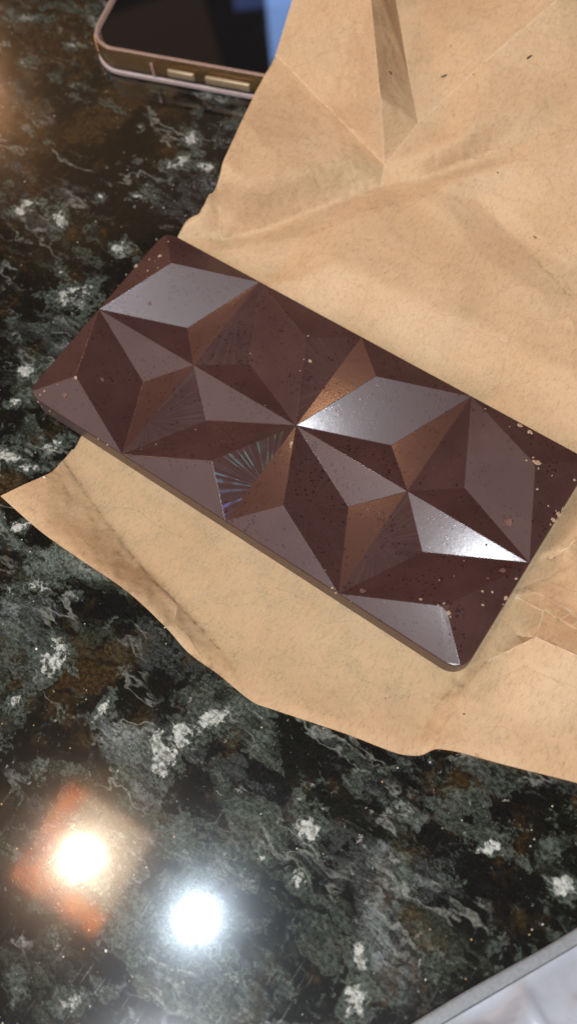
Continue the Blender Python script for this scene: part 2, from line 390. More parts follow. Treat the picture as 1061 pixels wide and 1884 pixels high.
def build_bar():
    bm = bmesh.new()
    lay_c = bm.faces.layers.float_vector.new('ray_centre')
    lay_s = bm.faces.layers.float.new('ray_strength')
    lay_i = bm.faces.layers.float.new('iridescence')
    lay_h = bm.verts.layers.float.new('hue_shift')
    vmap = {}
    def V(p):
        k = tuple(round(v, 6) for v in p)
        if k not in vmap:
            vmap[k] = bm.verts.new(p)
        return vmap[k]
    def gp(i, j, z=0.0):
        return Vector(((i - 2) * U_, (j - 1) * U_ * ASP, ZE + z))
    def face(pts, ray=None, strength=0.0, irid=0.0):
        f = bm.faces.new([V(p) for p in pts])
        f.normal_update()
        if f.normal.z < 0:
            f.normal_flip()
        if ray is not None:
            f[lay_c] = ray
            f[lay_s] = strength
            f[lay_i] = irid
        return f
    cells = [((0, 1), (1, 2), (0, 2), (1, 1)), ((1, 2), (2, 1), (2, 2), (1, 1)), ((0, 1), (1, 0), (0, 0), (1, 1)), ((1, 0), (2, 1), (2, 0), (1, 1)),
             ((2, 1), (3, 2), (2, 2), (3, 1)), ((2, 1), (3, 0), (2, 0), (3, 1)), ((3, 2), (4, 1), (4, 2), (3, 1)), ((4, 1), (3, 0), (4, 0), (3, 1))]
    peaks = {}
    for k, (a, b, o, c) in enumerate(cells):
        A, B, O3, C3 = gp(*a), gp(*b), gp(*o), gp(*c)
        O = O3 + (C3 - O3) * TT + Vector((0, 0, DPK))
        I = O3 + (C3 - O3) * (1 - TT) - Vector((0, 0, DPK))
        peaks[k] = O
        rc = (O3 + C3) / 2
        face([A, O, B, I], C3 + (O3 - C3) * 0.55, 0.30 if k in (5, 3) else 0.10)
        face([A, I, C3], A + (C3 - A) * 0.35, 0.55 if k in (1, 3) else 0.10)
        face([B, I, C3], (A + B) * .5 * 0 + (B + C3) / 2, 0.10 if k != 7 else 0.55)
        if o in ((0, 2), (0, 0), (4, 2), (4, 0)):
            sx = -1 if o[0] == 0 else 1
            sy = -1 if o[1] == 0 else 1
            cxc, cyc = sx * (HX - RC), sy * (HY - RC)
            slx, sly = DPK / (TT * U_), DPK / (TT * U_ * ASP)
            arc = []
            n = 12
            for q in range(n + 1):
                th = pi / 2 * q / n
                x, y = cxc + sx * RC * cos(th), cyc + sy * RC * sin(th)
                z = ZE + min(slx * (HX - abs(x)), sly * (HY - abs(y)))
                arc.append(Vector((x, y, z)))
            side = A if abs(A.x) > HX - 1e-6 else B       # the neighbour on the short side
            top = B if side is A else A
            face([side] + arc[:n // 2 + 1] + [O], gp(*o), 0.10)
            face([O] + arc[n // 2:] + [top], (O * 0.5 + gp(*o) * 0.5) + Vector((-0.002, 0, 0)), 0.30 if k == 7 else 0.10)
        else:
            # a is left of b
            first, second = (A, B)
            irid = 1.0 if k == 3 else 0.0
            for w in (first, second):
                on_edge = abs(abs(w.y) - HY) < 1e-6
                if on_edge:
                    face([w, O3, O], w * 0.5 + O3 * 0.5, 0.08)
                else:
                    cen = (w * 0.42 + O3 * 0.58) + Vector((0.004, 0, 0))
                    f = face([w, O3, O], cen, (0.6 if k == 3 else 0.35) if k in (3, 1) else 0.12, irid)
                    if k == 3:
                        V(w)[lay_h] = 1.0
                        V(O)[lay_h] = 0.45
                        V(O3)[lay_h] = 0.0
    bm.verts.ensure_lookup_table()
    # chipped peaks
    for k, off in ((6, 0.0011), (7, 0.0015), (2, 0.0006), (1, 0.0004)):
        v = V(peaks[k])
        bmesh.ops.bevel(bm, geom=[v], offset=off, segments=1, affect='VERTICES', profile=0.5)
    # walls of the moulded edge, drafted outwards, and the flat underside
    rim = [e for e in bm.edges if len(e.link_faces) == 1]
    ring = [rim[0].verts[0]]
    nxt = {}
    for e in rim:
        for v in e.verts:
            nxt.setdefault(v, []).append(e.other_vert(v))
    prev = None
    while True:
        cur = ring[-1]
        cand = [v for v in nxt[cur] if v is not prev]
        prev = cur
        if cand[0] is ring[0] or (len(cand) > 1 and cand[1] is ring[0] and len(ring) > 2):
            break
        ring.append(cand[0])
    levels = []
    def offset_ring(off, zf):
        out = []
        for v in ring:
            x, y = v.co.x, v.co.y
            cx = max(-(HX - RC), min(HX - RC, x))
            cy = max(-(HY - RC), min(HY - RC, y))
            nv = Vector((x - cx, y - cy, 0))
            if nv.length < 1e-7:
                nv = Vector((0, 1 if y > 0 else -1, 0))
            nv.normalize()
            out.append(bm.verts.new((x + nv.x * off, y + nv.y * off, zf(v.co.z))))
        return out
    H = ZE - ZB
    r1 = offset_ring(0.00015, lambda z: z - 0.0004)
    r2 = offset_ring(0.0007, lambda z: ZB + 0.0004)
    r3 = offset_ring(0.0004, lambda z: ZB)
    rings = [ring, r1, r2, r3]
    n = len(ring)
    for ra, rb in zip(rings[:-1], rings[1:]):
        for i in range(n):
            j = (i + 1) % n
            bm.faces.new([ra[i], rb[i], rb[j], ra[j]])
    bm.faces.new(r3)
    bmesh.ops.recalc_face_normals(bm, faces=bm.faces[:])
    # fine subdivision is not needed: facets are flat, the shader rounds the edges
    me = bpy.data.meshes.new('chocolate_bar')
    bm.to_mesh(me)
    tree = BVHTree.FromBMesh(bm)
    bm.free()
    me.materials.append(mat_chocolate())
    o = link('chocolate_bar', me)
    tag(o, 'dark chocolate bar moulded in faceted star pattern lying on brown paper', 'chocolate bar')
    return o, tree
bar, bar_tree = build_bar()

# ------------------------------------------------------------------ brown paper wrapper
def mat_paper():
    t = NT('brown_greaseproof_paper')
    c = t.coords()
    fib = t.noise(t.mapping(c, scale=(1, 1, 1)), 1700, 5, 0.75, 0.4).outputs[0]
    fib2 = t.noise(t.mapping(c, rot=(0, 0, .6), scale=(1, 0.35, 1)), 1200, 4, 0.7).outputs[0]
    blot = t.noise(c, 130, 4, 0.65).outputs[0]
    big = t.noise(c, 26, 3, 0.5).outputs[0]
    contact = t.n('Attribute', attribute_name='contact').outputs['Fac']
    base = t.mix(t.step(big, 0.3, 0.7), (0.60, 0.375, 0.200, 1), (0.67, 0.455, 0.265, 1))
    base = t.mix(t.math('MULTIPLY', t.step(fib, 0.42, 0.68), 0.5), base, (0.72, 0.52, 0.30, 1))
    base = t.mix(t.math('MULTIPLY', t.step(fib2, 0.48, 0.70), 0.42), base, (0.36, 0.23, 0.12, 1))
    sp = t.math('MULTIPLY', t.step(t.noise(t.mapping(c, rot=(0, 0, -.5), scale=(1, .6, 1)), 1700, 4, 0.8).outputs[0], 0.52, 0.66), t.step(blot, 0.38, 0.62))
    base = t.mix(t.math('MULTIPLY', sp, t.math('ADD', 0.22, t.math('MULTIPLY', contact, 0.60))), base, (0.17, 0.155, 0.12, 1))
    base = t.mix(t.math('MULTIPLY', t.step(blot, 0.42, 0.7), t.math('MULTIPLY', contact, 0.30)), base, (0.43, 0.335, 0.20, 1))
    base = t.mix(t.math('MULTIPLY', contact, 0.30), base, (0.36, 0.265, 0.145, 1))  # painted darker where the sheet lies low, as if the counter showed through
    base = t.mix(t.math('MULTIPLY', t.step(t.n('Attribute', attribute_name='crease').outputs['Fac'], 0.45, 1.0), 0.40), base, (0.86, 0.70, 0.50, 1))
    hgt = t.math('ADD', t.math('MULTIPLY', fib, 0.5), t.math('MULTIPLY', blot, 0.8))
    bump = t.n('Bump', {'Strength': 0.12, 'Distance': 0.00022, 'Height': hgt})
    # crumple planes: every cell of the sheet tilts its own way and breaks at a crease
    cwv = t.n('VectorMath', {0: c, 1: t.n('VectorMath', {0: t.noise(c, 45, 2).outputs['Color'], 'Scale': 0.012}, operation='SCALE').outputs[0]}, operation='ADD').outputs[0]
    hs = None
    for sc_, amp_ in ((38.0, 0.16), (95.0, 0.10)):
        vo = t.n('TexVoronoi', {'Vector': cwv, 'Scale': sc_}, feature='F1')
        dv = t.n('VectorMath', {0: cwv, 1: vo.outputs['Position']}, operation='SUBTRACT').outputs[0]
        rv = t.n('VectorMath', {0: vo.outputs['Color'], 1: (0.5, 0.5, 0.5)}, operation='SUBTRACT').outputs[0]
        h_ = t.math('MULTIPLY', t.n('VectorMath', {0: dv, 1: rv}, operation='DOT_PRODUCT').outputs['Value'], amp_)
        hs = h_ if hs is None else t.math('ADD', hs, h_)
    hs = t.math('MULTIPLY', hs, t.math('MULTIPLY', t.step(t.noise(c, 24, 2).outputs[0], 0.40, 0.62, 0.25, 1.0), t.math('SUBTRACT', 1.0, t.math('MULTIPLY', contact, 0.85))))
    bump = t.n('Bump', {'Strength': 1.0, 'Distance': 1.0, 'Height': hs, 'Normal': bump.outputs[0]})
    pb = t.n('BsdfPrincipled', {'Base Color': base, 'Roughness': 0.62, 'Specular IOR Level': 0.25, 'Normal': bump.outputs[0]})
    tr = t.n('BsdfTranslucent', {'Color': t.mix(1.0, base, (1.25, 0.80, 0.48, 1), 'MULTIPLY')})
    return t.surf(t.n('MixShader', {0: 0.24, 1: pb.outputs[0], 2: tr.outputs[0]}))

# the phone lies partly under the paper, which drapes over it
PH_L, PH_W = 0.152, 0.076
_a, _b = at(195, 118, 0.006), at(478, 170, 0.006)
PH_ANG = math.atan2(_b.y - _a.y, _b.x - _a.x)
PH_X, PH_Y = Vector((cos(PH_ANG), sin(PH_ANG), 0)), Vector((-sin(PH_ANG), cos(PH_ANG), 0))
_c = at(160, 105, 0.006)
PH_O = Vector((_c.x, _c.y, 0)) + PH_X * (PH_L / 2) + PH_Y * (PH_W / 2)

OUT = [(0,912,12),(75,978,12.5),(150,1030,12.5),(230,1085,11.5),(300,1150,9),(345,1200,6),(400,1240,3.8),(462,1290,2.2),(500,1305,2.6),(560,1325,3.5),(640,1352,4),(720,1383,4),
 (750,1390,3.6),(772,1390.5,3.5),(786,1385,5),(798,1379.5,6.5),(812,1379,6.8),(850,1386,6.2),(930,1408,6),(1061,1441,6),(1180,1475,5),
 (1300,1200,3),(1320,800,3),(1330,400,6),(1330,200,12),(1250,-60,18),
 (1120,-60,26),(1040,-60,32),(880,-60,20),(740,-60,22),(686,-60,42),(600,-60,34),
 (537,0,25),(507,100,15),(472,163,17),(440,230,21),(400,310,23),(372,364,14),(330,432,1.6),(240,610,.4),(148,806,.4),(132,828,.8),(116,848,1.6),(85,870,7),(40,893,10.5)]
INNER = {  # creases: polylines of (x, y, mm)
 'flap': [(116,848,1.6),(180,940,.7),(266,1051,.6),(340,1125,.6),(407,1198,.7),(462,1290,2.2)],
 'front': [(798,1379.5,6.5),(818,1330,5.0),(850,1268,3.8),(900,1215,2.6),(955,1130,1.2)],
 'frontv': [(772,1390.5,3.5),(782,1345,1.4),(806,1296,.9),(860,1235,.8)],
 'wr1': [(962,1080,4.0),(1010,1102,7.2),(1061,1133,9),(1180,1190,8)],
 'wr2': [(948,1100,.8),(1000,1124,1.0),(1061,1158,1.4),(1180,1215,2)],
 'wr3': [(955,1172,1.0),(985,1172,5),(1061,1206,7.5),(1180,1260,3)],
 'wr4': [(985,1172,5),(1000,1124,1.0)],
 'wr5': [(985,1172,5),(900,1215,2.6)],
 'wr6': [(1010,1030,.8),(1040,1010,5),(1100,960,7)],
 'main': [(330,432,1.6),(410,441,1.4),(480,424,3.0),(560,392,5.0),(640,362,5.2),(700,342,4.8),(770,330,5.6),(860,296,8),(1000,236,13),(1061,205,14),(1330,200,12)],
 'hump': [(410,462,2.4),(480,446,5.0),(560,436,7.6),(640,404,9.4),(690,382,9.2),(740,372,7.4),(800,352,8.6),(880,322,10.2),(960,296,12),(1061,262,14),(1200,190,14)],
 'pleat': [(686,-60,42),(682,0,38),(700,180,24),(707,303,6)],
 'pleat2': [(740,-60,22),(728,0,17),(752,140,13),(769,226,12)],
 'diag': [(507,100,15),(600,195,10),(707,303,6)],
 'join': [(707,303,6),(769,226,12)],
 'diag2': [(1040,-60,32),(1022,0,30),(900,105,22),(769,226,12)],
 'tail': [(707,303,6),(700,342,4.8)],
 'left': [(404,384,9),(404,425,2.4),(410,441,1.4)],
 'patch': [(900,610,6.6),(958,640,6.2),(970,722,3.0)],
 'far': [(880,365,5),(940,430,3.6),(1061,560,5)],
 'far2': [(900,352,7),(1061,500,3.2)],
}
LOOSE = [(300,920,.5),(420,1010,.5),(500,1080,.6),(600,1200,.6),(700,1240,.6),(540,1255,1.0),(640,1290,1.2),(350,1010,.5),(440,1160,.6),(520,1180,.6),(930,1330,3.2),(1061,1330,3),
 (500,500,1.2),(660,600,1.4),(780,660,1.4),(880,712,1.4),(1061,810,2.2),(1200,880,3),(600,485,9.5),(740,540,9.5),(830,585,8.5),(1061,690,6.5),(1000,540,7),(880,470,7.5),(700,450,8.6),(1061,400,6.5),
 (545,900,.4),(400,600,.4),(700,900,.4),(850,1000,.4),(490,476,4.6),(1061,1000,1.2),(1180,1050,1.6),(1150,1350,3),(455,338,20),(560,318,17),(640,295,12.5),(780,288,13),(860,258,16.5),(960,205,17),(1061,150,17),(1200,100,16)]

SHARP = {'pleat', 'pleat2', 'diag', 'join', 'diag2', 'tail', 'wr1', 'wr2', 'wr3', 'wr4', 'wr5', 'wr6', 'left'}

def build_paper():
    pts, zs, edges, key = [], [], [], {}
    def add(x, y, z):
        k = (round(x), round(y))
        if k not in key:
            p = at(x, y, z / 1000)
            key[k] = len(pts)
            pts.append(Vector((p.x, p.y)))
            zs.append(z / 1000)
        return key[k]
    # densify polylines with smooth curves
    def dense(pl, n):
        res = []
        for i in range(len(pl) - 1):
            p0 = pl[max(i - 1, 0)]; p1 = pl[i]; p2 = pl[i + 1]; p3 = pl[min(i + 2, len(pl) - 1)]
            for s in range(n):
                u = s / n
                res.append(tuple(0.5 * ((2 * b) + (-a + c_) * u + (2 * a - 5 * b + 4 * c_ - d_) * u * u + (-a + 3 * b - 3 * c_ + d_) * u ** 3)
                                 for a, b, c_, d_ in zip(p0, p1, p2, p3)))
        res.append(pl[-1])
        return res
    ring = [add(*p) for p in OUT]
    for pl in INNER.values():
        ids = [add(*p) for p in pl]
        edges += [(a, b) for a, b in zip(ids[:-1], ids[1:]) if a != b]
    for p in LOOSE:
        add(*p)
    edges += [(ring[i], ring[(i + 1) % len(ring)]) for i in range(len(ring))]
    co, ed, fa, ov, oe, of = delaunay_2d_cdt(pts, edges, [ring], 1, 1e-6)
    cz = []
    for i, src in enumerate(ov):
        if src:
            cz.append(zs[src[0]])
        else:
            best = sorted((((co[i] - pts[j]).length, zs[j]) for j in range(len(pts))))[:3]
            cz.append(sum(z / (d + 1e-6) for d, z in best) / sum(1 / (d + 1e-6) for d, z in best))
    coarse = BVHTree.FromPolygons([Vector((p.x, p.y, z)) for p, z in zip(co, cz)], [list(f) for f in fa])
    # fine sheet: smooth outline, crease lines kept as edges, a jittered lattice between them
    fp, fe = [], []
    outl = dense(OUT[:21], 6) + OUT[21:33] + dense(OUT[33:] + [OUT[0]], 6)[:-1]
    for x, y, z in outl:
        p = at(x, y, z / 1000)
        fp.append(Vector((p.x, p.y)))
    n0 = len(fp)
    fe += [(i, (i + 1) % n0) for i in range(n0)]
    crisp = set()
    for nm, pl in INNER.items():
        pp = [at(x, y, z / 1000) for x, y, z in pl]
        for i in range(len(pp) - 1):
            k = max(1, int((pp[i + 1] - pp[i]).length / 0.0016))
            for s in range(k if i < len(pp) - 2 else k + 1):
                q = pp[i].lerp(pp[i + 1], s / k)
                fp.append(Vector((q.x, q.y)))
                if nm in SHARP:
                    crisp.add(len(fp) - 1)
                if not (i == 0 and s == 0):
                    fe.append((len(fp) - 2, len(fp) - 1))
    xs = [p.x for p in fp]; ys = [p.y for p in fp]
    st = 0.0011
    r2 = random.Random(3)
    y = min(ys)
    while y < max(ys):
        x = min(xs)
        while x < max(xs):
            fp.append(Vector((x + r2.uniform(-.35, .35) * st, y + r2.uniform(-.35, .35) * st)))
            x += st
        y += st
    co, ed, fa, ov, oe, of = delaunay_2d_cdt(fp, fe, [list(range(n0))], 1, 1e-6)
    n = len(co)
    z = [0.0] * n
    for i, p in enumerate(co):
        h = coarse.ray_cast(Vector((p.x, p.y, 1)), Vector((0, 0, -1)))
        if h[0] is None:
            h2 = coarse.find_nearest(Vector((p.x, p.y, 0.004)))
            z[i] = h2[0].z
        else:
            z[i] = h[0].z
    nb = [[] for _ in range(n)]
    for a, b in ed:
        nb[a].append(b); nb[b].append(a)
    fix = [bool(src) and any(q in crisp for q in src) for src in ov]
    line = list(fix)
    near = list(fix)
    for it in range(3):
        near = [near[i] or any(near[j] for j in nb[i]) for i in range(n)]
    fix = [f or (g and co[i].y > 0.03) for i, (f, g) in enumerate(zip(fix, near))]
    for it in range(14):
        z = [z[i] if fix[i] or not nb[i] or (it > 4 and co[i].y > -0.038) else 0.4 * z[i] + 0.6 * sum(z[j] for j in nb[i]) / len(nb[i]) for i in range(n)]
    contact = [0.0] * n
    for i, p in enumerate(co):
        dx, dy = abs(p.x) - HX - 0.001, abs(p.y) - HY - 0.001
        dist = math.hypot(max(dx, 0), max(dy, 0))
        # crinkles: ridged noise at two sizes
        v = Vector((p.x, p.y, 0.0))
        w = v + noise.noise_vector(v * 40) * 0.006
        f1 = 1 - abs(noise.noise(w * 55 + Vector((3, 1, 0)))) * 2.2
        f2 = 1 - abs(noise.noise(w * 120 + Vector((7, 4, 2)))) * 2.2
        f3 = noise.noise(v * 22)
        amp = min(1.0, dist / 0.012) * (0.12 if near[i] and p.y > 0.03 else 0.7)
        upper = 0.25 + 0.65 * max(0.0, min(1.0, (p.y + 0.02) / 0.05)) + (0.5 if p.x > 0.075 else 0.0)
        z[i] += amp * upper * (0.00035 * max(f1, 0) ** 2 + 0.00016 * max(f2, 0) ** 2 + 0.0006 * f3)
        z[i] = max(0.0003, z[i])
        z[i] = min(z[i], 0.0007 + 0.0 if dist <= 0 else 0.0007 + dist * 0.9)
        q = Vector((p.x, p.y, 0)) - PH_O
        lx, ly = q.dot(PH_X), q.dot(PH_Y)
        pd = math.hypot(max(abs(lx) - PH_L / 2, 0), max(abs(ly) - PH_W / 2, 0))
        z[i] = max(z[i], 0.0122 - pd * 1.6)
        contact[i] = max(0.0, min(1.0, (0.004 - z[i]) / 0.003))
    me = bpy.data.meshes.new('paper_wrapper')
    me.from_pydata([(p.x, p.y, zz) for p, zz in zip(co, z)], [], [list(f) for f in fa])
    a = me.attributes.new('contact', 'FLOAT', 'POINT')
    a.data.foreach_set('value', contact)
    a = me.attributes.new('crease', 'FLOAT', 'POINT')
    a.data.foreach_set('value', [1.0 if f else 0.0 for f in line])
    me.polygons.foreach_set('use_smooth', [True] * len(me.polygons))
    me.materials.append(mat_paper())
    o = link('paper_wrapper', me)
    sharp = me.attributes.new('sharp_edge', 'BOOLEAN', 'EDGE')
    sharp.data.foreach_set('value', [line[e.vertices[0]] and line[e.vertices[1]] for e in me.edges])
    tag(o, 'creased brown greaseproof paper wrapper spread open under the chocolate bar', 'wrapping paper')
    tree = BVHTree.FromPolygons([Vector((p.x, p.y, zz)) for p, zz in zip(co, z)], [list(f) for f in fa])
    return o, tree
paper, paper_tree = build_paper()

# ------------------------------------------------------------------ phone in a clear case
def rounded(w, h, r, n=8):
    out = []
    for cx, cy, a0 in ((w / 2 - r, h / 2 - r, 0), (-w / 2 + r, h / 2 - r, 90), (-w / 2 + r, -h / 2 + r, 180), (w / 2 - r, -h / 2 + r, 270)):
        for k in range(n + 1):
            a = radians(a0 + 90 * k / n)
            out.append((cx + r * cos(a), cy + r * sin(a)))
    return out

def loft(name, rings, mat, parent, cap=(True, True), smooth=True):
    bm = bmesh.new()
    vr = [[bm.verts.new(p) for p in r] for r in rings]
    n = len(vr[0])
    for a, b in zip(vr[:-1], vr[1:]):
        for i in range(n):
            bm.faces.new([a[i], a[(i + 1) % n], b[(i + 1) % n], b[i]])
    if cap[0]:
        bm.faces.new(vr[0][::-1])
    if cap[1]:
        bm.faces.new(vr[-1])
    o = from_bm(name, bm, mat, parent, smooth)
    if smooth:
        o.data.set_sharp_from_angle(angle=radians(40))
    return o

def box_into(bm, c, s, bev=0.0):
    r = bmesh.ops.create_cube(bm, size=1, matrix=Matrix.Translation(c) @ Matrix.Diagonal((*s, 1)))
    if bev:
        es = list({e for v in r['verts'] for e in v.link_edges})
        bmesh.ops.bevel(bm, geom=es, offset=bev, segments=2, affect='EDGES', profile=0.5)

def build_phone():
    W, L = PH_L, PH_W           # long side along local x, short along y
    root = bpy.data.objects.new('mobile_phone', None)
    col.objects.link(root)
    root.rotation_euler = (0, 0, PH_ANG)
    root.location = PH_O
    tag(root, 'black screen mobile phone in a clear gold tinted case behind the paper', 'phone')
    t = NT('clear_phone_case')
    n1 = t.noise(t.coords(), 160, 3).outputs[0]
    glass = t.n('BsdfPrincipled', {'Base Color': t.mix(t.step(n1, .4, .6), (0.92, 0.80, 0.58, 1), (0.85, 0.74, 0.56, 1)), 'Roughness': 0.05, 'Transmission Weight': 1.0, 'IOR': 1.45,
                                   'Specular IOR Level': 0.5})
    case_m = t.surf(glass)
    frame_m = plain('gold_metal_frame', (0.66, 0.50, 0.32), 0.25, Metallic=0.85)
    t = NT('black_glass_screen')
    sm = t.noise(t.coords(), 60, 3).outputs[0]
    scr_m = t.surf(t.n('BsdfPrincipled', {'Base Color': (0.004, 0.004, 0.005, 1), 'Roughness': t.step(sm, 0.3, 0.7, 0.015, 0.035), 'Specular IOR Level': 0.55}))
    button_m = plain('dull_gold_button', (0.42, 0.31, 0.19), 0.5, Metallic=0.6)
    rim_m = plain('rose_case_rim', (0.70, 0.46, 0.36), 0.15, Metallic=0.6)
    # inner phone body
    def R(w, h, r, z):
        return [(x, y, z) for x, y in rounded(w, h, r)]
    w, h, r = W - 0.005, L - 0.005, 0.0095
    loft('body', [R(w - .002, h - .002, r - .001, .0022), R(w, h, r, .0032), R(w, h, r, .0088), R(w - .0012, h - .0012, r - .0006, .0096)], frame_m, root)
    loft('screen', [R(w - .0014, h - .0014, r - .0007, .00965), R(w - .0016, h - .0016, r - .0008, .0100)], scr_m, root)
    # case: wall, floor and raised rim
    case = loft('case', [R(w - .001, h - .001, r, .0018), R(W - .003, L - .003, .011, .0008), R(W - .0006, L - .0006, .012, .0026), R(W, L, .012, .0060),
                  R(W - .0006, L - .0006, .0118, .0098), R(W - .0016, L - .0016, .0112, .0110)], case_m, root, cap=(True, False))
    loft('case_rim', [R(W - .0016, L - .0016, .0112, .0110), R(W - .0024, L - .0024, .0108, .0115), R(W - .0040, L - .0040, .0100, .0113), R(W - .0054, L - .0054, .0094, .0101)], rim_m, root, cap=(False, False))
    lip_m = plain('pale_case_lip', (0.42, 0.32, 0.30), 0.2)
    loft('case_lip', [R(W - .0022, L - .0022, .0112, .0006), R(W + .0002, L + .0002, .0121, .0008), R(W + .0003, L + .0003, .0121, .0022), R(W - .0008, L - .0008, .0118, .0026)], lip_m, root, cap=(False, False))
    # side buttons on the near long side
    for x, wd in ((-0.036, 0.011), (-0.017, 0.018), (0.003, 0.012)):
        bm = bmesh.new()
        box_into(bm, Vector((x, -L / 2 - 0.0003, 0.0062)), (wd, 0.0016, 0.0032), 0.0006)
        from_bm('side_button', bm, button_m, root, True)
    for x in (-0.048, 0.016):
        bm = bmesh.new()
        box_into(bm, Vector((x, -L / 2 - 0.0001, 0.006)), (0.0010, 0.0008, 0.0058), 0.0003)
        from_bm('case_seam', bm, rim_m, root, True)
    # camera bump seen past the far edge is hidden under the body: lens ring on the back, raising nothing
    return root
phone = build_phone()

# ------------------------------------------------------------------ plastic bag corner
def build_bag():
    t = NT('milky_plastic_film')
    c = t.coords()
    n1 = t.noise(c, 60, 4, 0.6).outputs[0]
    bump = t.n('Bump', {'Strength': 0.35, 'Distance': 0.002, 'Height': t.noise(t.mapping(c, rot=(0, 0, .5), scale=(1, .5, 1)), 70, 3, .5).outputs[0]})
    df = t.n('BsdfPrincipled', {'Base Color': t.mix(t.step(n1, .3, .7), (0.34, 0.37, 0.42, 1), (0.42, 0.45, 0.50, 1)), 'Roughness': 0.34, 'Specular IOR Level': 0.4, 'Normal': bump.outputs[0]})
    tp = t.n('BsdfTransparent', {'Color': (0.95, 0.95, 0.97, 1)})
    film = t.surf(t.n('MixShader', {0: 0.12, 1: df.outputs[0], 2: tp.outputs[0]}))
    hem_m = plain('plastic_hem', (0.17, 0.18, 0.185), 0.5)
    A, B = at(765, 1884, 0.002), at(1061, 1711, 0.002)
    ex = (B - A); ex.z = 0; ln = ex.length; ex.normalize()
    ey = Vector((ex.y, -ex.x, 0))
    root = bpy.data.objects.new('plastic_bag', None)
    col.objects.link(root)
    root.location = A
    root.location.z = 0
    root.rotation_euler = (0, 0, math.atan2(ex.y, ex.x))
    tag(root, 'milky grey plastic bag with a straight folded hem at the counter corner', 'plastic bag')
    # local x along the hem, local -y away from the counter's middle
    bm = bmesh.new()
    x0, x1 = -0.05, ln + 0.06
    prof = [(0.0, 0.0004), (-0.0002, 0.0007), (-0.0006, 0.0008), (-0.0018, 0.0009), (-0.0028, 0.0010), (-0.0034, 0.0010), (-0.0036, 0.0007)]
    nx = 60
    rows = []
    for i in range(nx + 1):
        x = x0 + (x1 - x0) * i / nx
        wob = 0.0004 * noise.noise(Vector((x * 40, 0, 0)))
        rows.append([bm.verts.new((x, y + wob, z + 0.00015 * noise.noise(Vector((x * 60, y * 50, 3))))) for y, z in prof])
    for a, b in zip(rows[:-1], rows[1:]):
        for j in range(len(prof) - 1):
            bm.faces.new([a[j], b[j], b[j + 1], a[j + 1]])
    from_bm('hem', bm, hem_m, root, True)
    bm = bmesh.new()
    ny = 60
    rows = []
    for i in range(121):
        x = x0 + (x1 - x0) * i / 120
        row = []
        for j in range(ny + 1):
            y = -0.0032 - 0.08 * j / ny
            dd = j / ny
            v = Vector((x, y, 0))
            w = v + noise.noise_vector(v * 25) * 0.01
            z = 0.0008 + 0.010 * (1 - math.exp(-dd * 4)) + min(1, dd * 8) * (0.0045 * max(0, 1 - abs(noise.noise(w * 45)) * 5) + 0.004 * noise.noise(v * 18) + 0.002 * max(0, 1 - abs(noise.noise(w * 90)) * 5))
            row.append(bm.verts.new((x, y, max(z, 0.0015))))
        rows.append(row)
    for a, b in zip(rows[:-1], rows[1:]):
        for j in range(ny):
            bm.faces.new([a[j], a[j + 1], b[j + 1], b[j]])
    from_bm('film', bm, film, root, True)
    return root
build_bag()

# ------------------------------------------------------------------ ceiling lamp mirrored in the counter
def emit(name, colour, strength):
    t = NT(name)
    return t.surf(t.n('Emission', {'Color': (*colour, 1), 'Strength': strength}))

def build_lamp():
    root = bpy.data.objects.new('ceiling_lamp', None)
    col.objects.link(root)
    root.location = WARM + Vector((0, 0, 0.02))
    root.rotation_euler = (0, 0, radians(4))
    tag(root, 'lit square ceiling lamp with orange red glass shade above the counter', 'lamp')
    glass = NT('lit_orange_glass')
    n1 = glass.noise(glass.coords(), 14, 3).outputs[0]
    gm = glass.surf(glass.n('Emission', {'Color': glass.mix(glass.step(n1, .35, .65), (1.0, 0.10, 0.03, 1), (1.0, 0.30, 0.06, 1)), 'Strength': glass.step(n1, .3, .7, 2.5, 13.0)}))
    bm = bmesh.new()
    def sq(s, z):
        return [bm.verts.new((x * s, y * s, z)) for x, y in ((-1, -1), (1, -1), (1, 1), (-1, 1))]
    lo, hi = sq(0.100, -0.02), sq(0.084, 0.08)
    for i in range(4):
        bm.faces.new([lo[i], lo[(i + 1) % 4], hi[(i + 1) % 4], hi[i]])
    from_bm('shade', bm, gm, root)
    bm = bmesh.new()
    hi = sq(0.0835, 0.079)
    bm.faces.new(hi)
    from_bm('reflector', bm, emit('lit_reflector', (1.0, 0.72, 0.45), 5.0), root)
    return root
build_lamp()

